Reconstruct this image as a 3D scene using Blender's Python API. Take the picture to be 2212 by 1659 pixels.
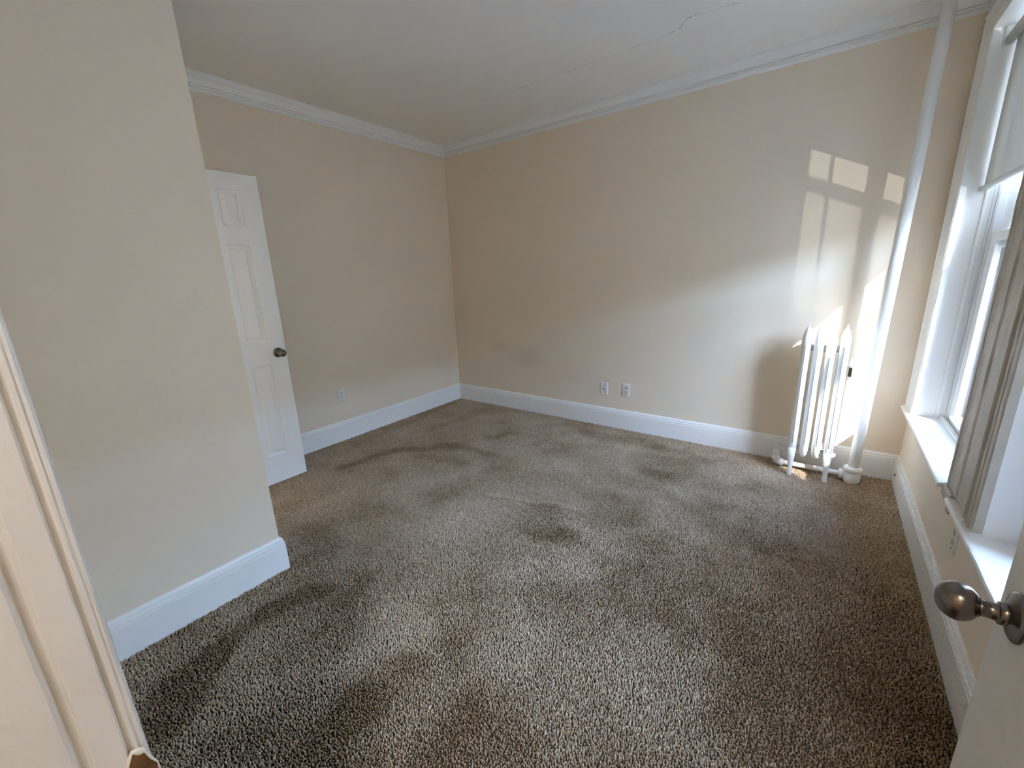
import bpy, bmesh, math, random
import numpy as np
from mathutils import Vector, Matrix

for o in list(bpy.data.objects):
    bpy.data.objects.remove(o)
scene = bpy.context.scene
COL = scene.collection
PI = math.pi

# ------------------------------------------------------------------ room numbers (metres)
W = 3.849          # window wall plane x
H = 2.67           # ceiling height
XD, YD = 1.3236, -2.702   # closet block: its room corner
YE = -3.4435        # entry wall plane
BH = 0.181         # baseboard height

# ------------------------------------------------------------------ camera
cam_d = bpy.data.cameras.new('camera')
cam = bpy.data.objects.new('camera', cam_d)
COL.objects.link(cam)
scene.camera = cam
CP = Vector((3.3611, -3.4572, 1.3904))
yaw, pitch, roll, FPX = 0.64403, -0.25425, -0.03719, 909.08
fwd = Vector((-math.sin(yaw)*math.cos(pitch), math.cos(yaw)*math.cos(pitch), math.sin(pitch)))
r0 = Vector((math.cos(yaw), math.sin(yaw), 0)); u0 = r0.cross(fwd)
rt = r0*math.cos(roll) + u0*math.sin(roll)
up = -r0*math.sin(roll) + u0*math.cos(roll)
M = Matrix((rt, up, -fwd)).transposed().to_4x4(); M.translation = CP
cam.matrix_world = M
cam_d.sensor_width = 36.0
cam_d.lens = FPX/2212*36.0
cam_d.clip_start = 0.02
cam_d.clip_end = 200

# ------------------------------------------------------------------ exposure, sky, sun
vs = scene.view_settings
vs.view_transform = 'Standard'
try: vs.look = 'None'
except Exception: pass
vs.gamma = 1.0
vs.use_curve_mapping = False
vs.exposure = 1.47
scene.cycles.use_denoising = True
scene.cycles.max_bounces = 14
scene.cycles.diffuse_bounces = 9
scene.cycles.glossy_bounces = 4
scene.cycles.transparent_max_bounces = 12
scene.cycles.sample_clamp_indirect = 8.0
scene.cycles.caustics_reflective = False
scene.cycles.caustics_refractive = False

SUN = Vector((-0.935, 1.0, -1.13)).normalized()
world = bpy.data.worlds.new('sky'); scene.world = world
world.use_nodes = True
wn, wl = world.node_tree.nodes, world.node_tree.links
wn.clear()
wo = wn.new('ShaderNodeOutputWorld'); bg = wn.new('ShaderNodeBackground'); sk = wn.new('ShaderNodeTexSky')
sk.sky_type = 'NISHITA'
sk.sun_disc = False
sk.sun_elevation = math.asin(-SUN.z)
sk.sun_rotation = math.atan2(-SUN.x, -SUN.y)
sk.dust_density = 0.25
sk.ozone_density = 2.0
sk.air_density = 1.0
bg.inputs['Strength'].default_value = 3.6
wl.new(sk.outputs[0], bg.inputs[0]); wl.new(bg.outputs[0], wo.inputs[0])

def light(name, kind, loc, dirv=None, **kw):
    d = bpy.data.lights.new(name, kind)
    for k, v in kw.items(): setattr(d, k, v)
    o = bpy.data.objects.new(name, d); COL.objects.link(o); o.location = loc
    if dirv is not None:
        o.rotation_euler = Vector(dirv).to_track_quat('-Z', 'Y').to_euler()
    return o
light('sun', 'SUN', (9, -6, 8), SUN, energy=5.5, angle=math.radians(0.53), color=(1.0, 0.985, 0.96))
# low sun glint thrown upward from the street, seen as the pale window shapes high on the back wall
g_dir = Vector((-0.90, 1.0, 0.445))
g_at = Vector((3.4, 0.0, 1.9)) - g_dir*15.5
light('street_glint', 'SPOT', g_at, g_dir, energy=3000.0, spot_size=math.radians(16), spot_blend=0.3, shadow_soft_size=0.015, color=(1.0, 0.97, 0.92))
# sky portals in the two window openings (guide the sampling of the sky only)
for nm, y in (('window_portal', -0.74), ('window_portal.001', -2.16)):
    po = light(nm, 'AREA', (W+0.36, y, 1.48), (-1, 0, 0), shape='RECTANGLE', size=1.05, size_y=1.95)
    po.data.cycles.is_portal = True

# ------------------------------------------------------------------ materials
def mat(name, col, rough=0.5, metal=0.0, bump=0.0, bscale=60.0, bdist=0.002, var=0.0, vscale=3.0, spec=None, coat=0.0, detail=3.0):
    m = bpy.data.materials.new(name); m.use_nodes = True
    n, l = m.node_tree.nodes, m.node_tree.links
    b = n['Principled BSDF']
    b.inputs['Base Color'].default_value = (*col, 1)
    b.inputs['Roughness'].default_value = rough
    b.inputs['Metallic'].default_value = metal
    if spec is not None: b.inputs['Specular IOR Level'].default_value = spec
    if coat: b.inputs['Coat Weight'].default_value = coat
    tc = n.new('ShaderNodeTexCoord')
    if var:
        t = n.new('ShaderNodeTexNoise'); t.inputs['Scale'].default_value = vscale; t.inputs['Detail'].default_value = 5
        l.new(tc.outputs['Object'], t.inputs['Vector'])
        mr = n.new('ShaderNodeMapRange'); mr.inputs[1].default_value = .3; mr.inputs[2].default_value = .7
        mr.inputs[3].default_value = 1-var; mr.inputs[4].default_value = 1+var
        l.new(t.outputs[0], mr.inputs[0])
        hs = n.new('ShaderNodeHueSaturation'); hs.inputs['Color'].default_value = (*col, 1)
        l.new(mr.outputs[0], hs.inputs['Value']); l.new(hs.outputs[0], b.inputs['Base Color'])
    if bump:
        t2 = n.new('ShaderNodeTexNoise'); t2.inputs['Scale'].default_value = bscale; t2.inputs['Detail'].default_value = detail
        l.new(tc.outputs['Object'], t2.inputs['Vector'])
        bp = n.new('ShaderNodeBump'); bp.inputs['Strength'].default_value = bump; bp.inputs['Distance'].default_value = bdist
        l.new(t2.outputs[0], bp.inputs['Height']); l.new(bp.outputs[0], b.inputs['Normal'])
    return m

WALLC = (0.845, 0.735, 0.60)
M_wall = mat('cream_wall_paint', WALLC, .55, bump=.25, bscale=35, bdist=.004, var=.015, vscale=1.6)
M_wallB = mat('cream_wall_paint_scuffed', WALLC, .55, bump=.25, bscale=35, bdist=.004, var=.015, vscale=1.6)
M_ceil = mat('ceiling_paint', (0.91, 0.875, 0.82), .7, bump=.2, bscale=25, bdist=.004, var=.02, vscale=1.2)
M_trim = mat('white_gloss_trim', (0.90, 0.90, 0.885), .30, bump=.25, bscale=70, bdist=.0015)
M_thick = mat('thick_old_white_paint', (0.84, 0.83, 0.80), .3, bump=.9, bscale=75, bdist=.006, detail=2)
M_jamb = mat('old_cream_white_paint', (0.80, 0.785, 0.745), .35, bump=.45, bscale=55, bdist=.003, var=.03, vscale=8)
M_mull = mat('grimy_shade_toned_paint', (0.50, 0.455, 0.385), .45, bump=.5, bscale=45, bdist=.004, var=.14, vscale=9)  # old grimy paint, with the mullion's shade put into its darker colour
M_door = mat('white_door_paint', (0.87, 0.87, 0.86), .38)
M_rad = mat('radiator_enamel', (0.87, 0.87, 0.86), .3, bump=.35, bscale=80, bdist=.002)
M_nickel = mat('satin_nickel', (0.24, 0.21, 0.185), .25, metal=1.0)
M_plate = mat('white_plastic', (0.80, 0.79, 0.76), .35)
M_ivory = mat('ivory_plastic', (0.62, 0.585, 0.45), .35)
M_slot = mat('dark_slot', (0.02, 0.018, 0.015), .6)
M_brass = mat('coax_metal', (0.10, 0.085, 0.06), .3, metal=1.0)
M_wood = mat('bare_brown_wood', (0.17, 0.085, 0.03), .7, bump=.6, bscale=90, bdist=.002, var=.5, vscale=60)
M_plaster = mat('crumbling_plaster', (0.58, 0.53, 0.45), .85, bump=1, bscale=90, bdist=.006, var=.15, vscale=30)
M_crack = mat('crack_shadow_line', (0.46, 0.425, 0.38), .9)
M_base = mat('carpet_backing', (0.09, 0.06, 0.035), .95)
M_siding = mat('pale_siding_paint', (0.85, 0.83, 0.81), .6, var=.08, vscale=3)
M_brick = mat('exterior_masonry', (0.40, 0.33, 0.29), .85, bump=.4, bscale=30, var=.12, vscale=8)
M_far = mat('added_building_stone', (0.42, 0.38, 0.34), .85, var=.1, vscale=1)
M_street = mat('street_concrete', (0.42, 0.41, 0.40), .9, var=.1, vscale=1)
M_navy = mat('navy_vinyl_track', (0.03, 0.035, 0.07), .5)
M_vinyl = mat('white_vinyl', (0.80, 0.80, 0.79), .35)
M_hall = mat('hall_paint', (0.62, 0.52, 0.40), .6)

def add_smudge(m, centres):
    n, l = m.node_tree.nodes, m.node_tree.links
    b = n['Principled BSDF']; src = b.inputs['Base Color'].links[0].from_socket
    geo = n.new('ShaderNodeNewGeometry')
    for (c, sx, sz, amt) in centres:
        mp = n.new('ShaderNodeMapping'); mp.vector_type = 'POINT'
        mp.inputs['Location'].default_value = (-c[0]/sx, 0, -c[1]/sz); mp.inputs['Scale'].default_value = (1/sx, 0, 1/sz)
        l.new(geo.outputs['Position'], mp.inputs['Vector'])
        ln = n.new('ShaderNodeVectorMath'); ln.operation = 'LENGTH'; l.new(mp.outputs[0], ln.inputs[0])
        mr = n.new('ShaderNodeMapRange'); mr.interpolation_type = 'SMOOTHSTEP'
        mr.inputs[1].default_value = 0; mr.inputs[2].default_value = 1; mr.inputs[3].default_value = amt; mr.inputs[4].default_value = 0
        l.new(ln.outputs['Value'], mr.inputs[0])
        mx = n.new('ShaderNodeMix'); mx.data_type = 'RGBA'
        l.new(mr.outputs[0], mx.inputs['Factor']); l.new(src, mx.inputs['A']); mx.inputs['B'].default_value = (0.33, 0.27, 0.2, 1)
        src = mx.outputs['Result']
    l.new(src, b.inputs['Base Color'])
add_smudge(M_wallB, [((0.97, 0.57), .30, .17, .22), ((0.62, 0.66), .2, .12, .14), ((1.45, .42), .3, .1, .08)])

def glass_mat():
    m = bpy.data.materials.new('window_glass'); m.use_nodes = True
    n, l = m.node_tree.nodes, m.node_tree.links; n.clear()
    out = n.new('ShaderNodeOutputMaterial'); mx = n.new('ShaderNodeMixShader')
    tr = n.new('ShaderNodeBsdfTransparent'); tr.inputs[0].default_value = (0.94, 0.96, 0.95, 1)
    gl = n.new('ShaderNodeBsdfGlossy'); gl.inputs['Roughness'].default_value = 0.02
    lw = n.new('ShaderNodeLayerWeight'); lw.inputs[0].default_value = .5
    pw = n.new('ShaderNodeMath'); pw.operation = 'POWER'; pw.inputs[1].default_value = 3.6
    l.new(lw.outputs['Facing'], pw.inputs[0])
    fr = n.new('ShaderNodeMath'); fr.operation = 'MULTIPLY_ADD'; fr.inputs[1].default_value = .9; fr.inputs[2].default_value = .03
    l.new(pw.outputs[0], fr.inputs[0])
    l.new(fr.outputs[0], mx.inputs[0]); l.new(tr.outputs[0], mx.inputs[1]); l.new(gl.outputs[0], mx.inputs[2]); l.new(mx.outputs[0], out.inputs[0])
    return m
M_glass = glass_mat()
def screen_mat():
    m = bpy.data.materials.new('insect_screen_mesh'); m.use_nodes = True
    n, l = m.node_tree.nodes, m.node_tree.links; n.clear()
    out = n.new('ShaderNodeOutputMaterial'); mx = n.new('ShaderNodeMixShader'); mx.inputs[0].default_value = .36
    d = n.new('ShaderNodeBsdfDiffuse'); d.inputs[0].default_value = (0.16, 0.16, 0.17, 1)
    t = n.new('ShaderNodeBsdfTransparent')
    l.new(t.outputs[0], mx.inputs[1]); l.new(d.outputs[0], mx.inputs[2]); l.new(mx.outputs[0], out.inputs[0])
    return m
M_screen = screen_mat()
def fabric_mat():
    m = bpy.data.materials.new('blind_fabric'); m.use_nodes = True
    n, l = m.node_tree.nodes, m.node_tree.links; n.clear()
    out = n.new('ShaderNodeOutputMaterial'); mx = n.new('ShaderNodeMixShader'); mx.inputs[0].default_value = .16
    d = n.new('ShaderNodeBsdfDiffuse'); d.inputs[0].default_value = (0.70, 0.69, 0.66, 1)
    t = n.new('ShaderNodeBsdfTranslucent'); t.inputs[0].default_value = (0.66, 0.65, 0.62, 1)
    l.new(d.outputs[0], mx.inputs[1]); l.new(t.outputs[0], mx.inputs[2]); l.new(mx.outputs[0], out.inputs[0])
    return m
M_fabric = fabric_mat()

# ------------------------------------------------------------------ mesh helpers
class MB:
    def __init__(s): s.v = []; s.f = []; s.sm = []
    def add(s, vs_, fs, smooth=False):
        o = len(s.v); s.v += [tuple(p) for p in vs_]
        s.f += [tuple(i+o for i in f) for f in fs]; s.sm += [smooth]*len(fs); return s
    def box(s, a, b):
        (x0, y0, z0), (x1, y1, z1) = a, b
        x0, x1 = min(x0, x1), max(x0, x1); y0, y1 = min(y0, y1), max(y0, y1); z0, z1 = min(z0, z1), max(z0, z1)
        return s.add([(x0,y0,z0),(x1,y0,z0),(x1,y1,z0),(x0,y1,z0),(x0,y0,z1),(x1,y0,z1),(x1,y1,z1),(x0,y1,z1)],
                     [(0,3,2,1),(4,5,6,7),(0,1,5,4),(1,2,6,5),(2,3,7,6),(3,0,4,7)])
    def loft(s, rings, cap=True, smooth=True, closed=True):
        n = len(rings[0]); vs_ = [p for r in rings for p in r]; fs = []
        for k in range(len(rings)-1):
            for i in range(n if closed else n-1):
                j = (i+1) % n
                fs.append((k*n+i, k*n+j, (k+1)*n+j, (k+1)*n+i))
        s.add(vs_, fs, smooth)
        if cap:
            s.add(rings[0], [tuple(reversed(range(n)))]); s.add(rings[-1], [tuple(range(n))])
        return s
    def lathe(s, prof, origin, axis, n=24, sq=None):
        ax = Vector(axis).normalized()
        e1 = ax.orthogonal().normalized(); e2 = ax.cross(e1)
        o = Vector(origin)
        rings = [[o + ax*t + (e1*math.cos(2*PI*i/n) + e2*math.sin(2*PI*i/n))*r for i in range(n)] for (r, t) in prof]
        return s.loft(rings)
    def tube(s, pts, r, n=14):
        pts = [Vector(p) for p in pts]; rings = []
        ref = None
        for k, p in enumerate(pts):
            t = (pts[min(k+1, len(pts)-1)] - pts[max(k-1, 0)]).normalized()
            if ref is None: ref = t.orthogonal().normalized()
            e1 = (ref - t*ref.dot(t)).normalized(); ref = e1; e2 = t.cross(e1)
            rr = r[k] if isinstance(r, (list, tuple)) else r
            rings.append([p + (e1*math.cos(2*PI*i/n) + e2*math.sin(2*PI*i/n))*rr for i in range(n)])
        return s.loft(rings)
    def build(s, name, m, parent=None, bevel=0.0, seg=2):
        me = bpy.data.meshes.new(name); me.from_pydata(s.v, [], s.f)
        me.materials.append(m)
        me.polygons.foreach_set('use_smooth', s.sm)
        bm = bmesh.new(); bm.from_mesh(me)
        bmesh.ops.remove_doubles(bm, verts=bm.verts, dist=1e-6)
        bmesh.ops.recalc_face_normals(bm, faces=bm.faces)
        if bevel:
            ed = [e for e in bm.edges if len(e.link_faces) == 2 and e.calc_face_angle(0) > .6]
            bmesh.ops.bevel(bm, geom=ed, offset=bevel, segments=seg, affect='EDGES', profile=.6, clamp_overlap=True)
        bm.to_mesh(me); bm.free(); me.update()
        o = bpy.data.objects.new(name, me); COL.objects.link(o)
        if parent: o.parent = parent
        return o
def empty(name, **kw):
    o = bpy.data.objects.new(name, None); COL.objects.link(o); o.empty_display_size = .05
    for k, v in kw.items(): o[k] = v
    return o
def struct(o): o['kind'] = 'structure'; return o
def tag(o, label, cat, group=None):
    o['label'] = label; o['category'] = cat
    if group: o['group'] = group
    return o
def at_base(o, loc):
    """move a finished thing's own origin to loc (world geometry unchanged); call before more children are added"""
    o.location = loc
    for c in o.children: c.location = Vector(c.location) - Vector(loc)
    return o
def profile_run(mb, prof, p0, p1, nrm, m0=0, m1=0, steps=1, wob=None):
    """prof: (d, z) points; extrude from p0 to p1 in plan; nrm: inward normal; m0/m1: mitre (+1 inside corner, -1 outside)"""
    p0, p1, nrm = Vector((*p0, 0)), Vector((*p1, 0)), Vector((*nrm, 0))
    t = (p1-p0).normalized(); rings = []
    for k in range(steps+1):
        f = k/steps; r = []
        for i, (d, z) in enumerate(prof):
            a = p0 + t*d*m0; b = p1 - t*d*m1
            q = a.lerp(b, f) + nrm*d + Vector((0, 0, z))
            if wob: q = q + nrm*wob(f, i) * (1 if 0 < i < len(prof)-1 else 0)
            r.append(q)
        rings.append(r)
    return mb.loft(rings, cap=True, smooth=False, closed=True)

# ------------------------------------------------------------------ room shell
T = 0.12
WX1 = 4.13   # outer masonry face of the window wall
Y1A, Y1B = -1.25, -0.225       # window 1 opening (y)
Y2A, Y2B = -2.70, -1.62        # window 2 opening (y)
ZS, ZT = 0.50, 2.42
struct(MB().box((-T, YE-T-.9, -.12), (WX1, T, -.004)).build('floor', M_base))
ceil = struct(MB().box((-T, YE-T-.0, H), (WX1, T, H+.1)).build('ceiling', M_ceil))
struct(MB().box((-T, YD-.6, 0), (0, T, H)).build('wall_left', M_wall))
struct(MB().box((0, 0, 0), (W+.0, T, H)).build('wall_back', M_wallB))
mb = MB()
g_ = .019   # rough opening is a little larger than the lined one
for (ya, yb, za, zb) in ((YE-T, T, 0, ZS-.001), (YE-T, T, ZT+g_, H), (Y1B+g_, T, ZS-.001, ZT+g_), (Y2B+g_, Y1A-g_, ZS-.001, ZT+g_), (YE-T, Y2A-g_, ZS-.001, ZT+g_)):
    mb.box((W, ya, za), (WX1, yb, zb))
struct(mb.build('wall_right', M_wall))
# closet block on the left: its room-side wall and the wall with the closet doorway
mb = MB().box((XD-.10, YE-.0, 0), (XD, YD, H))
struct(mb.build('wall_closet_side', M_wall))
CX0, CX1, CZ = 0.325, 0.955, 2.06
mb = MB().box((0, YD-.10, 0), (CX0, YD, H)).box((CX1, YD-.10, 0), (XD-.10, YD, H)).box((CX0, YD-.10, CZ), (CX1, YD, H))
struct(mb.build('wall_closet_front', M_wall))
# entry wall with the doorway the picture is taken from
JX, LX = 2.86, 3.655
mb = MB().box((-T, YE-T, 0), (JX-.02, YE, H)).box((LX+.02, YE-T, 0), (W, YE, H)).box((JX-.02, YE-T, 2.07), (LX+.02, YE, H))
struct(mb.build('wall_entry', M_wall))
# hallway behind the camera
hx0, hx1, hy = 2.2, 4.13, YE-T-.9
mb = MB().box((hx0-.1, hy, 0), (hx0, YE-T, H)).box((hx1-.0, hy, 0), (hx1+.1, YE-T, H)).box((hx0, hy-.1, 0), (hx1, hy, H)).box((hx0-.1, hy-.1, H), (hx1+.1, YE-T, H+.1))
struct(mb.build('wall_hallway', M_hall))

# hallway ceiling lamp behind the camera
hl = tag(empty('hall_ceiling_lamp'), 'round opal glass lamp on the hallway ceiling behind the entry door', 'lamp')
LP = Vector((3.50, -4.02, H))
MB().lathe([(0, -.0), (.15, -.0), (.15, .022), (.135, .03), (0, .03)], LP, (0, 0, -1), 28).build('canopy', M_nickel, hl)
m_op = bpy.data.materials.new('lit_opal_glass'); m_op.use_nodes = True
m_op.node_tree.nodes['Principled BSDF'].inputs['Emission Color'].default_value = (1.0, .985, .95, 1)
m_op.node_tree.nodes['Principled BSDF'].inputs['Emission Strength'].default_value = 36.0
MB().lathe([(.128, .03)]+[(.13*math.cos(a*PI/20), .03+.075*math.sin(a*PI/20)) for a in range(1, 10)]+[(.001, .105)], LP, (0, 0, -1), 28).build('glass_bowl', m_op, hl)

# crown moulding
crown = [(0, H), (.067, H), (.067, H-.006), (.0655, H-.0075), (.055, H-.0085), (.053, H-.015), (.046, H-.020), (.038, H-.028), (.032, H-.039), (.0285, H-.050),
         (.027, H-.058), (.014, H-.0595), (.014, H-.066), (.026, H-.068), (.0265, H-.075), (.0125, H-.0765), (.0125, H-.081), (.019, H-.083), (.018, H-.090), (.010, H-.094), (0, H-.096)]
runs = [('trim_1', (0, YD), (0, 0), (1, 0), 1, 1), ('trim_2', (0, 0), (W, 0), (0, -1), 1, 1), ('trim_3', (W, 0), (W, YE), (-1, 0), 1, 1),
        ('trim_4', (XD, YE), (XD, YD), (1, 0), 1, -1), ('trim_5', (XD, YD), (0, YD), (0, 1), -1, 1)]
for nm, a, b, n_, m0, m1 in runs:
    struct(profile_run(MB(), crown, a, b, n_, m0, m1).build(nm, M_trim))

# baseboards
bprof = [(0, 0), (.018, 0), (.018, .138), (.0145, .1405), (.0145, .143), (.0175, .146), (.0172, .154), (.014, .158), (.0118, .160), (.0128, .163), (.0115, .170), (.0075, .177), (.004, BH), (0, BH)]
rnd = random.Random(4)
ph = [rnd.uniform(0, 6.28) for _ in range(40)]
def wob_(amp):
    def w(f, i):
        if i < 3: return 0
        return amp*(math.sin(f*61+ph[i]) + math.sin(f*143+ph[i+14]) + .6*math.sin(f*311+ph[i+20]))
    return w
bl = struct(profile_run(MB(), bprof, (0, YD), (0, 0), (1, 0), 1, 1, 40, wob_(.0005)).build('baseboard_left', M_trim))
bb = struct(empty('baseboard_back'))
xs = [0, .547, 1.005, W]
for k in range(3):
    profile_run(MB(), bprof, (xs[k]+(.0014 if k else 0), 0), (xs[k+1]-(.0014 if k < 2 else 0), 0), (0, -1), 1 if k == 0 else 0, 1 if k == 2 else 0, 10, wob_(.0004)).build('board', M_trim, bb)
mb = MB().box((.541, -.0205, .118), (.553, -.012, .172)).box((.998, -.0205, .128), (1.013, -.012, .176))
mb.build('joint_filler', M_thick, bb, .003)
br = struct(profile_run(MB(), bprof, (W, 0), (W, YE), (-1, 0), 1, 0, 160, wob_(.0011)).build('baseboard_right', M_thick))
MB().lathe([(.0, .0), (.009, .0), (.009, .003), (.004, .004), (.0, .002)], (W-.018, -.11, .085), (-1, 0, 0), 12).build('nail_hole', M_slot, br)
struct(profile_run(MB(), bprof, (XD, YE), (XD, YD), (1, 0), 0, -1, 4).build('baseboard_closet', M_trim))
struct(profile_run(MB(), bprof, (XD, YD), (CX1+.07, YD), (0, 1), -1, 0).build('baseboard_closet_front', M_trim))

# ceiling crack
ck = [(1.04, -.649), (1.15, -.642), (1.249, -.631), (1.36, -.650), (1.47, -.632), (1.579, -.643), (1.71, -.628), (1.843, -.635), (1.99, -.648), (2.13, -.636), (2.27, -.652), (2.386, -.643),
      (2.45, -.655), (2.524, -.679), (2.555, -.725), (2.578, -.746), (2.615, -.753), (2.68, -.742), (2.744, -.736), (2.846, -.713), (2.95, -.705)]
rk = random.Random(9); pts = []
for i in range(len(ck)-1):
    for k in range(6):
        f = k/6
        pts.append((ck[i][0]*(1-f)+ck[i+1][0]*f, ck[i][1]*(1-f)+ck[i+1][1]*f + rk.uniform(-.003, .003)))
mb = MB(); vsx = []; fs = []
for i, (x, y) in enumerate(pts):
    w = .0012 + .0007*math.sin(i*.35) + (.0016 if 2.45 < x < 2.62 else 0)
    vsx += [(x, y-w, H-.0006), (x, y+w, H-.0006), (x, y+w, H+.001), (x, y-w, H+.001)]
    if i and (i % 19) not in (0, 1):
        a, b = 4*(i-1), 4*i
        fs += [(a, a+1, b+1, b)]
mb.add(vsx, fs); mb.build('crack', M_crack, ceil)

# ------------------------------------------------------------------ six-panel doors
def door_leaf(root, w, h, th, stile, mid, pw, place, zrows, mleaf):
    """place(u, z, t): u along width from the free edge, z up, t through the thickness (0..th)"""
    us = [0, stile, stile+pw, stile+pw+mid, stile+2*pw+mid, w]
    zs = [0] + [z for r in zrows for z in r] + [h]
    mb = MB()
    cells = [(i, k) for i in range(5) for k in range(len(zs)-1)]
    for i, k in cells:
        if i in (1, 3) and k % 2 == 1: continue
        for t in (0, th):
            mb.add([place(us[i], zs[k], t), place(us[i+1], zs[k], t), place(us[i+1], zs[k+1], t), place(us[i], zs[k+1], t)], [(0, 1, 2, 3)])
    for k in range(len(zs)-1):
        for u in (0, w):
            mb.add([place(u, zs[k], 0), place(u, zs[k+1], 0), place(u, zs[k+1], th), place(u, zs[k], th)], [(0, 1, 2, 3)])
    for i in range(5):
        for z in (0, h):
            mb.add([place(us[i], z, 0), place(us[i+1], z, 0), place(us[i+1], z, th), place(us[i], z, th)], [(0, 1, 2, 3)])
    mb.build('leaf', mleaf, root)
    for i in (1, 3):
        for k in range(1, len(zs)-1, 2):
            mb = MB()
            for side in (0, 1):
                rings = []
                for ins, dep in ((0, 0), (.003, .0), (.004, .011), (.008, .0145), (.016, .0145), (.018, .0125), (.034, .0035), (.036, .0025)):
                    t = dep if side == 0 else th-dep
                    a, b, c, d = us[i]+ins, us[i+1]-ins, zs[k]+ins, zs[k+1]-ins
                    rings.append([place(a, c, t), place(b, c, t), place(b, d, t), place(a, d, t)])
                mb.loft(rings, cap=False, smooth=False)
                mb.add(rings[-1], [(0, 1, 2, 3)])
            mb.build('raised_panel', mleaf, root)
def knob(root, base, axis, scale=1.0, seg=32):
    ax = Vector(axis).normalized(); base = Vector(base)
    k = MB().lathe([(0, -.002), (.0335, -.002), (.0335, .002), (.032, .0045), (.028, .0065), (.020, .009), (.0165, .0115), (0, .0115)], base, ax, seg).build('rosette', M_nickel, root)
    MB().lathe([(0, .009), (.0150, .009), (.0155, .012), (.0150, .0175), (.0128, .019), (.0112, .020), (.0112, .034), (.0135, .036), (0, .036)], base, ax, seg).build('shank', M_nickel, root)
    prof = [(.0105, .0335), (.0125, .036)]
    for i in range(1, 20):
        a = PI*(i/20)
        prof.append((.0262*math.sin(a)**.92, .0565 - .0225*math.cos(a)))
    prof.append((.0001, .079))
    MB().lathe(prof, base, ax, seg).build('knob', M_nickel, root)

d1 = struct(empty('door_1'))
dx = .3585
rows1 = [(.201, .841), (.998, 1.616), (1.726, 1.938)]
door_leaf(d1, .612, 2.032, .035, .11, .122, .135, lambda u, z, t: (dx-t, -2.067-u, z+.015), rows1, M_door)
knob(d1, (dx, -2.121, .93), (1, 0, 0))
knob(d1, (dx-.035, -2.121, .93), (-1, 0, 0))
MB().box((dx-.030, -2.068, .90), (dx-.005, -2.0655, .957)).build('latch_plate', M_nickel, d1)
for z in (.25, 1.03, 1.80):
    MB().tube([(dx-.038, -2.686, z-.045), (dx-.038, -2.686, z+.045)], .006, 10).build('hinge', M_nickel, d1)
# closet doorway casing
cs = struct(empty('trim_6'))
for a, b in (((CX0-.055, YD, 0), (CX0+.006, YD+.016, CZ+.06)), ((CX1-.006, YD, 0), (CX1+.065, YD+.016, CZ+.06)), ((CX0+.006, YD, CZ-.006), (CX1-.006, YD+.016, CZ+.06))):
    MB().box(a, b).build('casing_board', M_trim, cs, .003)

d2 = struct(empty('door_2'))
lx = 3.6125
MB().box((lx, -2.641, .016), (lx+.035, -3.416, 2.047)).build('leaf', M_jamb, d2, .0015)
knob(d2, (lx, -2.703, .929), (-1, 0, 0), seg=48)
knob(d2, (lx+.035, -2.703, .929), (1, 0, 0), seg=32)
MB().box((lx+.006, -2.6418, .908), (lx+.029, -2.640, .966)).build('latch_plate', M_nickel, d2)
for z in (.22, 1.02, 1.82):
    MB().tube([(lx+.040, -3.422, z-.045), (lx+.040, -3.422, z+.045)], .006, 10).build('hinge', M_nickel, d2)

# entry door jamb and casing (left side of the opening is in view)
jf = struct(empty('trim_7'))
Y0 = YE
jp = [(2.775, -3.431), (2.780, -3.428), (2.8, -3.427), (2.845, -3.4265), (2.853, -3.4268), (2.857, -3.4278), (2.8592, -3.4295), (2.8598, -3.4312), (2.8585, -3.4322), (2.8585, -3.4330),
      (2.8602, -3.4340), (2.8604, -3.4362), (2.8592, -3.4372), (2.8555, -3.4380), (2.8552, -3.4408), (2.8590, -3.4420), (2.8612, -3.4430), (2.8615, -3.4615), (2.8605, -3.4635), (2.8560, -3.4645),
      (2.8530, -3.4665), (2.8530, -3.4715), (2.857, -3.4735), (2.8612, -3.4750), (2.8615, -3.478), (2.8615, YE-T-.01), (2.775, YE-T-.01)]
zz = [0, .12, .25, .4, .55, .7, .8, .87, .93, .99, 1.05, 1.1, 1.17, 1.25, 1.35, 1.5, 1.7, 2.0, 2.07]
rj = random.Random(3)
ringsj = []
for z in zz:
    k = [rj.uniform(-.0005, .0005) for _ in jp]
    ringsj.append([(x+k[i] if 4 < i < 25 else x, y+(k[-i-1] if 4 < i < 25 else 0), z) for i, (x, y) in enumerate(jp)])
MB().loft(ringsj, smooth=False).build('jamb', M_jamb, jf)
MB().box((LX+.0, Y0-T-.01, 0), (LX+.02, Y0+.0, 2.07)).box((LX+.005, Y0, 0), (LX+.085, Y0+.017, 2.14)).build('jamb', M_jamb, jf, .002)
MB().box((JX, Y0-T-.01, 2.055), (LX, Y0+.0, 2.07)).box((2.775, Y0, 2.07), (LX+.085, Y0+.017, 2.14)).build('head_casing', M_jamb, jf, .002)
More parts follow.
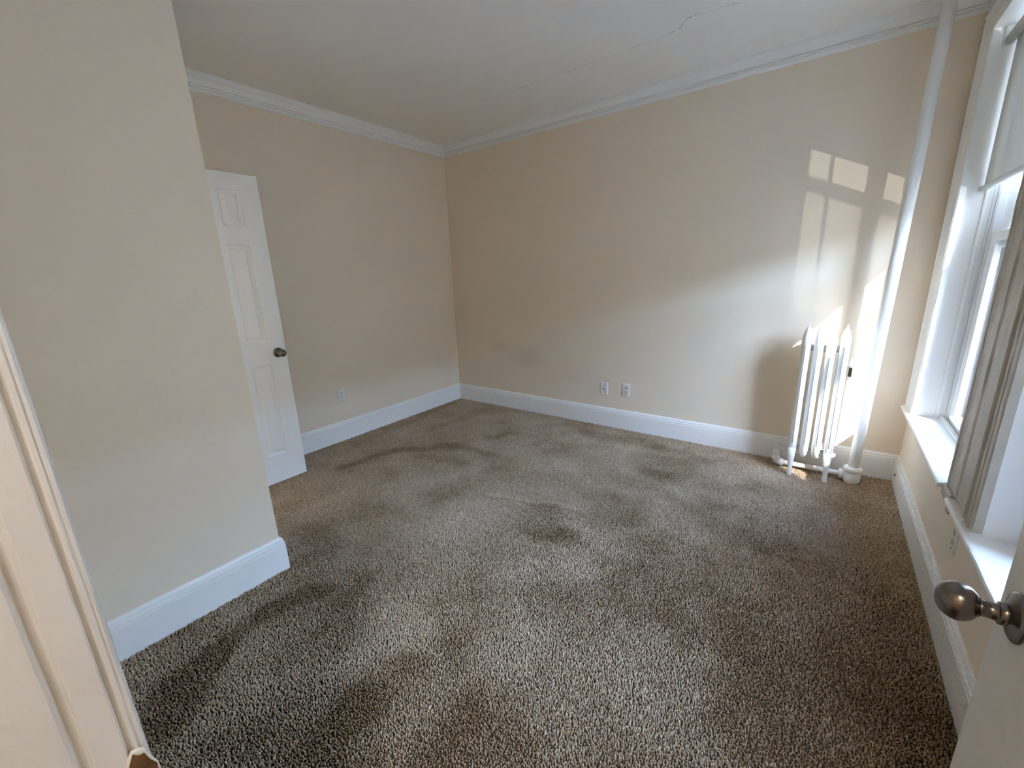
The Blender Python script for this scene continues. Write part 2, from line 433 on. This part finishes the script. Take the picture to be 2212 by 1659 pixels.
# worn strike mortise: bare wood recess with a torn paint lip
rs = random.Random(12)
mb = MB()
rim = []
for i in range(18):
    a = 2*PI*i/18
    rim.append((-3.4372+.0128*math.cos(a)*(1+rs.uniform(-.12, .12)), .905+.040*math.sin(a)*(1+rs.uniform(-.1, .1))))
mb.add([(2.8622, y, z) for y, z in rim] + [(2.8600, -3.4372, .905)], [(i, (i+1) % 18, 18) for i in range(18)])
mb.build('strike_mortise', M_wood, jf)
mb = MB(); r1, r2, r3 = [], [], []
for i in range(18):
    y, z = rim[i]; cy, cz = -3.4372, .905
    k = rs.uniform(1.03, 1.12); q = rs.uniform(.86, .99)
    r1.append((2.8612, cy+(y-cy)*k, cz+(z-cz)*k)); r2.append((2.8632, cy+(y-cy)*1.03, cz+(z-cz)*1.03)); r3.append((2.8625, cy+(y-cy)*q, cz+(z-cz)*q))
mb.loft([r1, r2, r3], cap=False, smooth=True); mb.build('torn_paint_lip', M_jamb, jf)
MB().box((2.8605, -3.444, .868), (2.8632, -3.429, .897)).build('strike_plate', M_slot, jf, .001)

# ------------------------------------------------------------------ windows
def window(name, ya, yb, far_stool, near_stool, with_far_casing, with_near_casing, bars, y_ext):
    w = struct(empty(name))
    # reveal boards (jamb lining)
    for (y0, y1) in ((yb, yb+.018), (ya-.018, ya)):
        MB().box((3.826, y0, ZS), (3.945, y1, ZT+.018)).build('jamb_lining', M_trim, w, .0015)
    MB().box((3.826, ya, ZT), (3.945, yb, ZT+.018)).build('head_lining', M_trim, w, .0015)
    # stop beads
    for (y0, y1) in ((yb-.014, yb+.006), (ya-.006, ya+.014)):
        MB().box((3.925, y0, ZS), (3.940, y1, ZT)).build('stop_bead', M_trim, w, .003)
    # vinyl tracks behind the stop: pale body, grooves
    for s, ye in ((-1, yb), (1, ya)):
        mb = MB()
        for (x0, x1, d) in ((3.940, 3.955, .012), (3.955, 3.959, .026), (3.959, 3.964, .018), (3.964, 3.968, .040), (3.968, 4.000, .050), (4.000, 4.003, .064), (4.027, 4.034, .064), (4.034, 4.06, .030)):
            mb.box((x0, ye-s*.004, ZS), (x1, ye+s*d, ZT))
        mb.build('side_track', M_vinyl, w)
        MB().box((4.003, ye-s*.004, ZS), (4.027, ye+s*.050, ZT)).build('track_pile', M_navy, w)
    y0, y1 = ya+.052, yb-.052
    sill = MB().box((3.93, ya, ZS), (4.20, yb, .515)).build('outer_sill', M_trim, w)
    MB().box((3.945, ya, .515), (3.962, yb, .535)).build('sill_bead', M_trim, w, .004)
    # lower sash
    def sash(nm, x0, x1, za, zb, sw, rb, rt_):
        s = empty(nm); s.parent = w
        MB().box((x0, y1-sw, za), (x1, y1, zb)).build('stile', M_vinyl, s, .004)
        MB().box((x0, y0, za), (x1, y0+sw, zb)).build('stile', M_vinyl, s, .004)
        MB().box((x0, y0+sw, za), (x1, y1-sw, za+rb)).build('bottom_rail', M_vinyl, s, .004)
        MB().box((x0, y0+sw, zb-rt_), (x1, y1-sw, zb)).build('top_rail', M_vinyl, s, .004)
        MB().box(((x0+x1)/2-.002, y0+sw-.005, za+rb-.005), ((x0+x1)/2+.002, y1-sw+.005, zb-rt_+.005)).build('pane', M_glass, s)
        return s
    lo = sash('lower_sash', 3.972, 3.998, .517, 1.512, .092, .062, .046)
    MB().box((3.958, y0+.08, .563), (3.972, y1-.08, .575)).build('lift_rail', M_vinyl, lo, .003)
    ms = (y0+y1)/2
    MB().box((3.966, ms-.028, 1.512), (3.992, ms+.028, 1.520)).lathe([(0, 0), (.011, 0), (.011, .010), (.007, .014), (0, .014)], (3.98, ms, 1.518), (0, 0, 1), 12).build('sash_lock', M_vinyl, lo, .001)
    hi = sash('upper_sash', 4.002, 4.028, 1.434, ZT, .115, .068, .05)
    # storm frame outside, with upright bars
    so = empty('storm_frame'); so.parent = w
    for (a, b) in (((4.050, y1-.035, .515), (4.064, y1+.04, ZT)), ((4.050, y0-.04, .515), (4.064, y0+.055, ZT)), ((4.050, y0+.055, .515), (4.064, y1-.055, .60)), ((4.05, y0+.055, ZT-.05), (4.064, y1-.055, ZT))):
        MB().box(a, b).build('frame_bar', M_vinyl, so, .003)
    sc_ = MB().add([(4.071, y0+.05, .595), (4.071, y1-.03, .595), (4.071, y1-.03, 1.435), (4.071, y0+.05, 1.435)], [(0, 1, 2, 3)]).build('insect_screen', M_screen, so)
    MB().box((4.052, y0+.05, 1.430), (4.072, y1-.03, 1.488)).build('screen_rail', M_vinyl, so)
    for (x, y, bw, bd) in bars:
        MB().box((x-bd/2, y-bw/2, .58), (x+bd/2, y+bw/2, ZT-.02)).build('glazing_bar', M_navy, so, .002)
    # masonry around the outer opening
    if y_ext is not None:
        MB().box((4.131, yb-.05, .35), (4.20, yb+.3, 2.62)).build('outer_masonry', M_brick, w)
    return w
w1 = window('window_1', Y1A, Y1B, 0, 0, 1, 1, [(4.045-.06, -.56, .045, .012), (4.04, -.84, .016, .01)], 1)
w2 = window('window_2', Y2A, Y2B, 0, 0, 1, 1, [], None)

def casing(mb_parent, prof, x_of, pts_, name):
    pass
cprof_face = W-.022
def cas_vert(parent, ya, yb, inner, za, zb, mname='casing_board', m=M_trim):
    """one vertical casing board from ya (towards camera) to yb; inner = y of the edge beside the opening"""
    s = 1 if inner == yb else -1
    ye = yb if s > 0 else ya
    yo = ya if s > 0 else yb
    L = abs(yb-ya)
    # profile: (distance from the inner edge, thickness)
    pr = [(0, 0), (0, .018), (.003, .021), (.010, .0215), (.013, .018), (.016, .0145), (.020, .0145), (.024, .0165), (L-.030, .0195), (L-.026, .0225), (L-.022, .028), (L-.012, .031), (L-.004, .029), (L, .024), (L, 0)]
    ring = [[(W-t, ye - s*d, z) for d, t in pr] for z in (za, zb)]
    return MB().loft(ring, smooth=False).build(mname, m, parent)
def cas_head(parent, y0, y1, z0, z1):
    L = z1-z0
    pr = [(0, 0), (0, .018), (.003, .021), (.010, .0215), (.013, .018), (.016, .0145), (.020, .0145), (.024, .0165), (L-.030, .0195), (L-.026, .0225), (L-.022, .028), (L-.012, .031), (L-.004, .029), (L, .024), (L, 0)]
    ring = [[(W-t, y, z0+d) for d, t in pr] for y in (y0, y1)]
    return MB().loft(ring, smooth=False).build('head_casing', M_trim, parent)
ZST = .520
cas_vert(w1, Y1B-.004, -.045, Y1B-.004, ZST, ZT+.09)
cas_head(w1, Y1A-.1, -.045, ZT+.004, ZT+.125)
cas_head(w2, Y2A-.1, Y2B+.1, ZT+.004, ZT+.125)
cas_vert(w2, Y2A-.11, Y2A+.004, Y2A+.004, ZST, ZT+.09)
# stools
def stool(parent, ya, yb, horn_a, horn_b, m):
    mb = MB(); pr = [(3.805, .500), (3.8035, .506), (3.8035, .513), (3.806, .5185), (3.812, ZST)]
    n = 60; rr = random.Random(int(abs(ya)*100)); rings = []
    for k in range(n+1):
        y = ya+(yb-ya)*k/n
        j = rr.uniform(-.0007, .0007)
        rings.append([(W+.0, y, .500)] + [(x+j, y, z+j*.4) for x, z in pr] + [(W+.0, y, ZST)])
    mb.loft(rings, smooth=False)
    mb.box((W, max(ya, horn_a), .500), (3.945, min(yb, horn_b), ZST))
    return mb.build('stool', m, parent)
stool(w1, -1.215, -.028, Y1A, Y1B, M_trim)
stool(w2, -2.80, -1.355, Y2A, Y2B, M_trim)
MB().box((W-.012, -1.20, .452), (W, -.06, .500)).build('apron', M_wall, w1, .003)
# mullion casing between the windows: broad board, then the bead beside the near window
mu = empty('mullion_casing'); mu.parent = w1
mp = [(W, -1.243), (3.826, -1.243), (3.8235, -1.247), (3.8235, -1.262), (3.8265, -1.266), (3.829, -1.30), (3.8285, -1.36), (3.8325, -1.375), (3.8325, -1.475), (3.8285, -1.495), (3.826, -1.515), (3.822, -1.519), (3.8205, -1.528), (3.823, -1.535),
      (3.829, -1.538), (3.829, -1.545), (3.826, -1.548), (3.826, -1.568), (3.829, -1.572), (3.829, -1.578), (3.826, -1.582), (3.826, -1.606), (3.8235, -1.609), (3.8235, -1.619), (3.8265, -1.624), (W, -1.624)]
rmu = random.Random(7); ringm = []
for k in range(41):
    z = .527+(ZT+.09-.527)*k/40
    j = [rmu.uniform(-.0009, .0009) for _ in mp]
    ringm.append([(x+(j[i] if 0 < i < len(mp)-1 else 0), y+j[i]*.8, z) for i, (x, y) in enumerate(mp)])
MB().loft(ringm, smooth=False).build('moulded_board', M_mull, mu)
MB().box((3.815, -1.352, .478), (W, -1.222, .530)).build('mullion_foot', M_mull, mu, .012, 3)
# crumbled plaster at the foot of the mullion
mb = MB(); rp = random.Random(5)
for k in range(9):
    c = Vector((3.838+rp.uniform(-.006, .004), -1.245-.012*k+rp.uniform(-.006, .006), .482-.0035*k+rp.uniform(-.012, .012))); r = rp.uniform(.008, .018)
    ring = []
    for a in range(5):
        t = PI*a/4
        ring.append([c+Vector((r*.7*math.cos(t), r*math.sin(t)*math.cos(2*PI*b/7)*rp.uniform(.8, 1.15), r*math.sin(t)*math.sin(2*PI*b/7)*rp.uniform(.8, 1.15))) if 0 < a < 4 else c+Vector((r*.7*math.cos(t), 1e-4*math.cos(b), 1e-4*math.sin(b))) for b in range(7)])
    mb.loft(ring, cap=False)
mb.build('plaster_crumbs', M_plaster, mu)
mb = MB()
for k in range(6):
    y = -1.50-.02*k+rp.uniform(-.004, .004); x = 3.822+rp.uniform(-.006, .010)
    mb.box((x, y, ZST-.001), (x+rp.uniform(.004, .010), y+rp.uniform(.006, .014), ZST+rp.uniform(.004, .012)))
mb.build('paint_lumps', M_trim, w2, .002)

# roller blinds
def blind(y0, y1, z_bot, label, chain):
    b = empty('roller_blind')
    rx, rz = 3.893, 2.362
    MB().tube([(rx, y0+.012, rz), (rx, y1-.012, rz)], .019, 20).build('roller', M_fabric, b)
    for y in (y0+.003, y1-.010):
        MB().box((rx-.022, y, rz-.024), (rx+.022, y+.007, rz+.058)).build('bracket', M_plate, b, .002)
    mb = MB(); ring = []
    n = 24
    for k in range(n+1):
        z = rz-(rz-z_bot)*k/n
        x = rx+.019
        ring.append([(x, y0+.020, z), (x, y1-.020, z), (x+.0012, y1-.020, z), (x+.0012, y0+.020, z)])
    mb.loft(ring, smooth=False); mb.build('fabric', M_fabric, b)
    MB().tube([(rx+.0195, y0+.008, z_bot-.008), (rx+.0195, y1-.008, z_bot-.008)], .0145, 16).build('bottom_bar', M_fabric, b)
    tag(b, label, 'blind'); return b
blind(Y1A, Y1B, 1.728, 'pale grey roller blind half lowered in the window beside the riser pipe', 0)
blind(Y2A, Y2B, 1.62, 'pale grey roller blind in the near window behind the open entry door', 0)

# ------------------------------------------------------------------ radiator, riser, valve
rad = tag(empty('steam_radiator'), 'white painted cast-iron radiator of four slim sections on short legs below back wall', 'radiator')
YC, HD = -.178, .088
def section(xc, lowz, leg):
    """one column section, pointed top with a nub; outline in y, thickness in x"""
    rings = []
    top = [(lowz, .10, .008), (lowz+.018, .45, .016), (lowz+.04, .72, .023), (lowz+.075, .90, .028), (lowz+.12, 1.0, .0285)]
    zt = 1.003
    top += [(.30, 1, .0285), (.60, 1, .0285), (.84, 1, .0285), (zt-.085, .99, .0285), (zt-.06, .97, .0275), (zt-.04, .91, .024), (zt-.022, .79, .018), (zt-.010, .60, .012), (zt, .30, .0075), (zt+.010, .12, .006), (zt+.018, .07, .004)]
    for z, fy, hx in top:
        r = []
        for a in range(28):
            t = 2*PI*a/28
            c, s = math.cos(t), math.sin(t)
            # superellipse in plan, pinched at mid depth to read as a column pair
            y = math.copysign(abs(s)**.75, s)*HD*fy
            pinch = 1-.22*math.exp(-(y/.030)**2)
            x = math.copysign(abs(c)**.85, c)*hx*pinch
            r.append((xc+x, YC+y, z))
        rings.append(r)
    mb = MB().loft(rings)
    sec = mb.build('section', M_rad, rad)
    # cast bead line on front edge
    MB().tube([(xc, YC-HD-.0005, .24), (xc, YC-HD-.0012, .5), (xc, YC-HD-.0005, zt-.11)], .0022, 8).build('cast_bead', M_rad, sec)
    if leg:
        for s in (-1, 1):
            y = YC+s*(HD-.010)
            MB().tube([(xc, y-s*.012, lowz+.075), (xc+.001, y, lowz+.02), (xc+.002, y+s*.002, .09), (xc+.003, y+s*.004, .045), (xc+.003, y+s*.004, .018), (xc+.003, y+s*.004, .0)], [.024, .020, .0155, .0125, .0150, .0155], 16).build('leg', M_rad, sec)
    return sec
XS = [3.283, 3.3475, 3.412, 3.477]
for i, x in enumerate(XS):
    section(x, .118, i in (0, 3))
for z, r in ((.165, .024), (.868, .021)):
    for i in range(3):
        xm = (XS[i]+XS[i+1])/2
        MB().lathe([(r*.8, -.014), (r, -.006), (r, .006), (r*.8, .014)], (xm, YC, z), (1, 0, 0), 18).build('hub', M_rad, rad)
MB().lathe([(0, 0), (.02, 0), (.02, .010), (.014, .014), (.014, .02), (0, .02)], (XS[3]+.024, YC, .165), (1, 0, 0), 8).build('end_plug', M_rad, rad)
# supply valve at the left end
vx, vy = 3.195, -.155
va = MB().lathe([(0, .060), (.024, .060), (.026, .066), (.026, .082), (.021, .088), (.021, .105), (.025, .109), (.025, .122), (.020, .127), (.019, .150), (.023, .153), (.023, .168), (.012, .173), (.007, .176), (.007, .192), (0, .192)], (vx, vy, 0), (0, 0, 1), 20).build('valve_body', M_rad, rad)
MB().lathe([(0, .190), (.020, .190), (.028, .195), (.029, .203), (.026, .208), (.010, .209), (0, .207)], (vx, vy, 0), (0, 0, 1), 20).build('handwheel', M_rad, va)
MB().lathe([(.012, .0), (.012, .022), (.021, .024), (.021, .044), (.015, .047), (.015, .075)], (vx+.008, vy, .150), (1, -.15, 0), 12).build('union_nut', M_rad, va)

pipe = tag(empty('steam_riser_pipe'), 'white painted steam pipe rising from carpet to ceiling right of the radiator', 'pipe')
P0, P1 = Vector((3.620, -.160, .05)), Vector((3.667, -.160, H))
MB().tube([P0.lerp(P1, k/12) for k in range(13)], .0292, 24).build('riser', M_rad, pipe)
MB().lathe([(0, .003), (.043, .003), (.046, .008), (.046, .060), (.043, .066), (.043, .078), (.050, .083), (.050, .100), (.044, .107), (.036, .110), (.0, .110)], (3.620, -.160, 0), (0, 0, 1), 28).build('tee_fitting', M_rad, pipe)
MB().lathe([(.020, -.005), (.030, .0), (.032, .008), (.032, .022), (.026, .027), (.015, .028)], (3.577, -.158, .046), (-1, .02, 0), 20).build('tee_branch_collar', M_rad, pipe)
MB().tube([(3.585, -.158, .046), (3.42, -.150, .044), (3.30, -.148, .043), (3.235, -.150, .043)], .0165, 16).build('branch_pipe', M_rad, rad)
MB().tube([(3.240, -.150, .043), (3.218, -.151, .042), (3.203, -.153, .048), (3.196, -.155, .060), (3.195, -.155, .075)], [.024, .024, .0245, .024, .024], 16).build('elbow', M_rad, rad)
MB().lathe([(.018, -.003), (.040, -.003), (.040, .0), (.031, .003)], (3.667, -.160, H-.004), (0, 0, -1), 24).build('ceiling_collar', M_rad, pipe)

# ------------------------------------------------------------------ wall plates
def basis(o, n):
    n = Vector(n); upv = Vector((0, 0, 1)); side = upv.cross(n).normalized()
    return lambda a, b, c: tuple(Vector(o) + side*a + upv*b + n*c)
def plate_frame(root, P, w=.072, h=.117, d=.0055):
    rings = []
    for ins, c in ((0, 0), (0, .002), (.004, d), (.006, d+.0004)):
        a, b = w/2-ins, h/2-ins
        rings.append([P(-a, -b, c), P(a, -b, c), P(a, b, c), P(-a, b, c)])
    MB().loft(rings, smooth=False).build('plate', M_plate, root)
def obox(mb, P, a0, a1, b0, b1, c0, c1):
    v = [P(a, b, c) for c in (c0, c1) for b in (b0, b1) for a in (a0, a1)]
    return mb.add(v, [(0, 1, 3, 2), (4, 6, 7, 5), (0, 4, 5, 1), (1, 5, 7, 3), (3, 7, 6, 2), (2, 6, 4, 0)])
def outlet(loc, n, label, mdev, group=None):
    root = tag(empty('wall_outlet'), label, 'outlet')
    P = basis(loc, n)
    plate_frame(root, P)
    for s in (-1, 1):
        c = s*.0195
        ring = []
        for t in (0.0054, 0.0075, .008):
            r = []
            for a in range(20):
                an = 2*PI*a/20
                k = 1 if t < .0078 else .94
                r.append(P(max(-.0135, min(.0135, .0175*math.cos(an)))*k, c+.0142*math.sin(an)*k, t))
            ring.append(r)
        f = MB().loft(ring, smooth=False).build('socket', mdev, root)
        mb = MB()
        obox(mb, P, -.0072, -.0050, c+.000, c+.0085, .0075, .0083); obox(mb, P, .0050, .0072, c+.001, c+.0080, .0075, .0083)
        mb.build('slot', M_slot, f)
        MB().lathe([(0, .0075), (.0028, .0075), (.0028, .0083), (0, .0083)], P(0, c-.0065, 0), n, 10).build('ground_hole', M_slot, f)
    for b in (-.047, .047):
        MB().lathe([(0, .005), (.0032, .005), (.003, .0068), (0, .007)], P(0, b, 0), n, 10).build('screw', M_slot if b < 0 else M_plate, root)
    return root
outlet((.0, -1.497, .414), (1, 0, 0), 'white duplex outlet alone on the left wall beyond the closet door', M_plate)
outlet((2.021, 0, .369), (0, -1, 0), 'duplex outlet with ivory sockets on back wall beside the cable plate', M_ivory)
cx = tag(empty('cable_wall_plate'), 'white coaxial cable plate with one dark jack low on the back wall', 'wall plate')
P = basis((1.8135, 0, .358), (0, -1, 0))
plate_frame(cx, P)
MB().lathe([(0, .005), (.0068, .005), (.0068, .008), (.005, .0085), (.005, .016), (.003, .0165), (0, .012)], P(-.002, -.004, 0), (0, -1, 0), 12).build('coax_jack', M_brass, cx)
for b in (-.042, .042):
    MB().lathe([(0, .005), (.003, .005), (.0028, .0066), (0, .0068)], P(0, b, 0), (0, -1, 0), 10).build('screw', M_plate, cx)
outlet((W, -1.395, .385), (-1, 0, 0), 'cream outlet proud of the window wall under the near window stool', M_ivory)
# small open metal bracket on the sunlit wall
bk = tag(empty('wall_bracket'), 'small bare metal bracket on the sunlit back wall between radiator and pipe', 'bracket')
P = basis((3.531, 0, .70), (0, -1, 0))
mb = MB(); obox(mb, P, -.012, .012, -.036, .030, 0, .003); mb.build('back_plate', M_nickel, bk)
mb = MB(); obox(mb, P, -.016, .016, -.042, -.036, 0, .022); mb.build('foot_ledge', M_rad, bk)
for a in (-.0115, .0115):
    mb = MB(); obox(mb, P, a-.002, a+.002, -.036, .028, .003, .016); mb.build('side_flange', M_rad, bk)
mb = MB(); obox(mb, P, -.0135, .0135, .026, .030, 0, .016); obox(mb, P, -.004, .004, .030, .042, 0, .006); mb.build('top_hook', M_rad, bk)

# ------------------------------------------------------------------ outdoors
wing = tag(empty('neighbouring_wing'), 'sunlit pale board-clad building wing seen through the window below the blind', 'building')
MB().box((4.4, 3.35, -6), (10.5, 6, 6.5)).build('wall', M_siding, wing)
for k in range(40):
    x = 4.42+.15*k
    MB().box((x, 3.318-.008*(k % 2), -6), (x+.142, 3.352, 6.5)).build('cladding_board', M_siding, wing)
for x in (5.05, 6.9):
    wf = MB().box((x, 3.29, .2), (x+.62, 3.33, 2.1)).build('window_frame', M_vinyl, wing)
    MB().box((x+.06, 3.285, .26), (x+.56, 3.292, 2.04)).build('pane', M_navy, wf)
near = struct(empty('added_sunblock_wing'))
MB().box((4.135, -12, -6), (6.0, -3.10, 9.0)).build('wall', M_brick, near)  # unseen brick mass, added to cut sun and sky at the windows
opp = struct(empty('added_skyblock_building'))
MB().box((19, -26, -6), (26, 16, 6.0)).build('wall', M_far, opp)  # unseen block across the street, added and sized to limit sky light
struct(MB().box((WX1+.0, -40, -6.1), (45, 40, -6)).build('ground', M_street))

# ------------------------------------------------------------------ carpet pile (cut tufts, one object)
def carpet():
    rng = np.random.default_rng(11)
    sp = .0066
    gx = np.arange(.004, W-.006, sp); gy = np.arange(-3.56, -.004, sp)
    X, Y = np.meshgrid(gx, gy); X = X.ravel(); Y = Y.ravel()
    X = X+rng.uniform(-.36, .36, X.size)*sp; Y = Y+rng.uniform(-.36, .36, X.size)*sp
    keep = ~((X < XD+.016) & (Y < YD+.014)) & (X > .016) & (X < W-.017) & (Y < -.017)
    keep &= ~((Y < YE-.0) & ((X < JX+.004) | (X > LX)))
    for (fx, fy, fr) in [(x+.003, YC+s_*(HD-.006), .0175) for x in (XS[0], XS[3]) for s_ in (-1, 1)] + [(3.620, -.160, .050)]:
        keep &= np.hypot(X-fx, Y-fy) > fr
    # what the lens can see, with a margin all round
    d = np.stack([X-CP.x, Y-CP.y, np.full_like(X, -CP.z)], 1)
    zf = d@np.array(fwd); xr = d@np.array(rt)/np.maximum(zf, .05); yr = d@np.array(up)/np.maximum(zf, .05)
    keep &= (zf > .1) & (np.abs(xr) < 1.75) & (yr > -1.5)
    X = X[keep]; Y = Y[keep]; n = X.size
    def noise(scale, seed):
        r = np.random.default_rng(seed); g = r.uniform(-1, 1, (64, 64))
        u = X*scale+7.3; v = Y*scale+31.7
        i = np.floor(u).astype(int); j = np.floor(v).astype(int); fu = u-i; fv = v-j
        fu = fu*fu*(3-2*fu); fv = fv*fv*(3-2*fv)
        G = lambda a, b: g[a % 64, b % 64]
        return (G(i, j)*(1-fu)+G(i+1, j)*fu)*(1-fv)+(G(i, j+1)*(1-fu)+G(i+1, j+1)*fu)*fv
    wx = X+.05*noise(6, 3); wy = Y+.05*noise(6, 4)
    v = .36*noise(2.2, 1)+.36*noise(5, 2)+.24*noise(11, 5)
    for (x0, y0, x1, y1, wd, amt) in STROKES:
        dx_, dy_ = x1-x0, y1-y0; L2 = dx_*dx_+dy_*dy_+1e-9
        t = np.clip(((wx-x0)*dx_+(wy-y0)*dy_)/L2, 0, 1)
        dist = np.hypot(wx-x0-t*dx_, wy-y0-t*dy_)
        v = v+.85*amt*np.exp(-(dist/wd)**4)
    v = np.clip(v, -1, 1)
    # tuft geometry: base triangle, mid triangle, tip triangle
    ang = rng.uniform(0, 2*PI, n)
    lean_a = np.arctan2(Y-CP.y, X-CP.x)+rng.normal(0, .75, n)
    lean = .0052*v+rng.normal(.001, .0022, n)
    jx = rng.normal(0, .0022, n); jy = rng.normal(0, .0022, n)
    lx_ = np.cos(lean_a)*lean+jx; ly_ = np.sin(lean_a)*lean+jy
    hgt = rng.uniform(.0105, .0155, n)-.0015*np.abs(v)
    rad_ = rng.uniform(.0026, .0036, n)
    V = np.empty((n, 7, 3), np.float32)
    for k in range(3):
        a = ang+2*PI*k/3
        for lvl, (f, q, zf_) in enumerate(((0, .8, 0), (.6, 1.0, .62))):
            V[:, lvl*3+k, 0] = X+lx_*f+np.cos(a+.7*lvl)*rad_*q
            V[:, lvl*3+k, 1] = Y+ly_*f+np.sin(a+.7*lvl)*rad_*q
            V[:, lvl*3+k, 2] = hgt*zf_-.003
    V[:, 6, 0] = X+lx_*1.1; V[:, 6, 1] = Y+ly_*1.1; V[:, 6, 2] = hgt-.003
    F = []
    for k in range(3):
        a, b = k, (k+1) % 3
        F.append((a, b, b+3)); F.append((a, b+3, a+3)); F.append((3+a, 3+b, 6))
    F = np.array(F, np.int32); nf = len(F)
    idx = (F[None]+(np.arange(n, dtype=np.int32)*7)[:, None, None]).reshape(-1)
    me = bpy.data.meshes.new('carpet_pile')
    me.vertices.add(n*7); me.vertices.foreach_set('co', V.reshape(-1))
    me.loops.add(idx.size); me.loops.foreach_set('vertex_index', idx)
    me.polygons.add(n*nf); me.polygons.foreach_set('loop_start', np.arange(0, idx.size, 3, dtype=np.int32))
    try: me.polygons.foreach_set('loop_total', np.full(n*nf, 3, np.int32))
    except Exception: pass
    me.polygons.foreach_set('use_smooth', np.ones(n*nf, bool))
    me.update(calc_edges=True)
    # yarn colour per tuft: lit and shaded tone of brushed pile put into the colour
    mixv = np.clip(.5+.42*v+rng.normal(0, .17, n), 0, 1)[:, None]
    c = np.array(PILE_SHADED)*(1-mixv)+np.array(PILE_LIT)*mixv
    c = c*rng.uniform(.82, 1.18, (n, 1))
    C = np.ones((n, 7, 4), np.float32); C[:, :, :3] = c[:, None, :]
    C[:, 0:3, :3] *= .5  # tuft bases darkened in the colour, as shade down between the tufts
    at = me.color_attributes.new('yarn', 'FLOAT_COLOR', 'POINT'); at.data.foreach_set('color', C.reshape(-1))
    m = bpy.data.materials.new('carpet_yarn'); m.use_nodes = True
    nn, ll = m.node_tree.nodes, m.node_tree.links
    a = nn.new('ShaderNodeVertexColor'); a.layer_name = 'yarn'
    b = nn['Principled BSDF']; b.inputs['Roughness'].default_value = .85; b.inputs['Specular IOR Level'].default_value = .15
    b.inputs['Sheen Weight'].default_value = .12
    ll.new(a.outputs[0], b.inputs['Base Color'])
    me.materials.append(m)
    o = bpy.data.objects.new('carpet_pile', me); COL.objects.link(o)
    o['kind'] = 'stuff'; tag(o, 'brown and beige cut-pile carpet covering the whole room floor', 'carpet')
PILE_LIT = (.78, .635, .465)
PILE_SHADED = (.35, .22, .105)
def px_floor(x, y):
    dv = rt*(x-1106)+up*(829.5-y)+fwd*FPX
    t = -CP.z/dv.z
    return CP.x+dv.x*t, CP.y+dv.y*t
# brushed marks in the pile as they lie on the floor: shaded (-) and lit (+) sweeps, put into tuft colour and lean, x0,y0,x1,y1,width,amount
_S = [
 (735, 1010, 850, 975, .06, -.9), (850, 975, 960, 964, .06, -.9), (960, 964, 1060, 985, .07, -.8), (900, 990, 1010, 1000, .06, -.6),
 (770, 958, 985, 872, .07, -.55), (930, 930, 1000, 905, .06, -.4), (1060, 945, 1090, 940, .07, -.6), (1165, 965, 1180, 955, .06, -.6),
 (1270, 935, 1420, 965, .09, -.6), (1430, 970, 1520, 1000, .06, -.4), (1050, 905, 1100, 900, .12, .5), (1200, 930, 1235, 950, .12, .55), (1110, 990, 1230, 1010, .12, .25),
 (1360, 1010, 1480, 1030, .07, -.45), (1350, 965, 1480, 990, .05, .35), (1290, 1080, 1350, 1110, .13, -.6), (1390, 1080, 1500, 1150, .10, .6), (1240, 1145, 1330, 1190, .07, .5),
 (1160, 1165, 1230, 1160, .07, -.55), (1480, 1060, 1680, 1090, .08, .45), (1600, 1050, 1750, 1070, .06, -.3), (1390, 1030, 1560, 1110, .05, .35),
 (920, 1080, 960, 1050, .10, -.45), (860, 1100, 900, 1120, .05, -.5), (1000, 1100, 1100, 1110, .14, .35), (800, 1010, 860, 1000, .05, .2),
 (620, 1130, 700, 1180, .10, -.55), (640, 1230, 720, 1200, .06, -.4), (700, 1270, 590, 1330, .055, -.9), (590, 1330, 470, 1420, .06, -.9), (470, 1420, 400, 1480, .07, -.9),
 (400, 1480, 340, 1560, .10, -.8), (800, 1240, 730, 1300, .05, -.5), (680, 1360, 600, 1430, .05, -.6), (600, 1290, 500, 1350, .04, .35),
 (560, 1420, 500, 1520, .12, .5), (850, 1340, 780, 1440, .10, .55), (880, 1380, 900, 1370, .08, .5), (900, 1330, 930, 1320, .05, -.5), (940, 1350, 990, 1390, .06, -.5),
 (870, 1440, 760, 1540, .09, -.75), (760, 1540, 700, 1640, .09, -.7), (520, 1600, 620, 1640, .10, -.5), (960, 1470, 900, 1560, .08, .5), (1010, 1500, 960, 1600, .08, -.35),
 (1100, 1200, 1250, 1230, .15, .4), (1100, 1350, 1250, 1500, .2, .35), (1000, 1290, 1060, 1360, .1, -.3), (1330, 1230, 1420, 1250, .12, -.25), (1500, 1330, 1600, 1500, .2, -.4), (1700, 1400, 1900, 1560, .3, -.6),
 (1700, 1200, 1850, 1330, .2, -.25), (1900, 1450, 2040, 1640, .2, -.4), (1480, 1600, 1800, 1650, .12, -.35), (1330, 1640, 1200, 1600, .12, -.2), (1050, 1065, 1260, 1105, .012, .7), (1540, 1318, 1720, 1365, .014, .45), (1060, 1075, 1270, 1117, .012, -.5),
 (1700, 1206, 1706, 1204, .014, -1), (1950, 1280, 1965, 1285, .012, -1), (1640, 1190, 1760, 1215, .012, -.4), (1850, 1250, 1950, 1270, .012, .4)]
STROKES = [(*px_floor(a, b), *px_floor(c, d), w_, amt) for (a, b, c, d, w_, amt) in _S]
carpet()
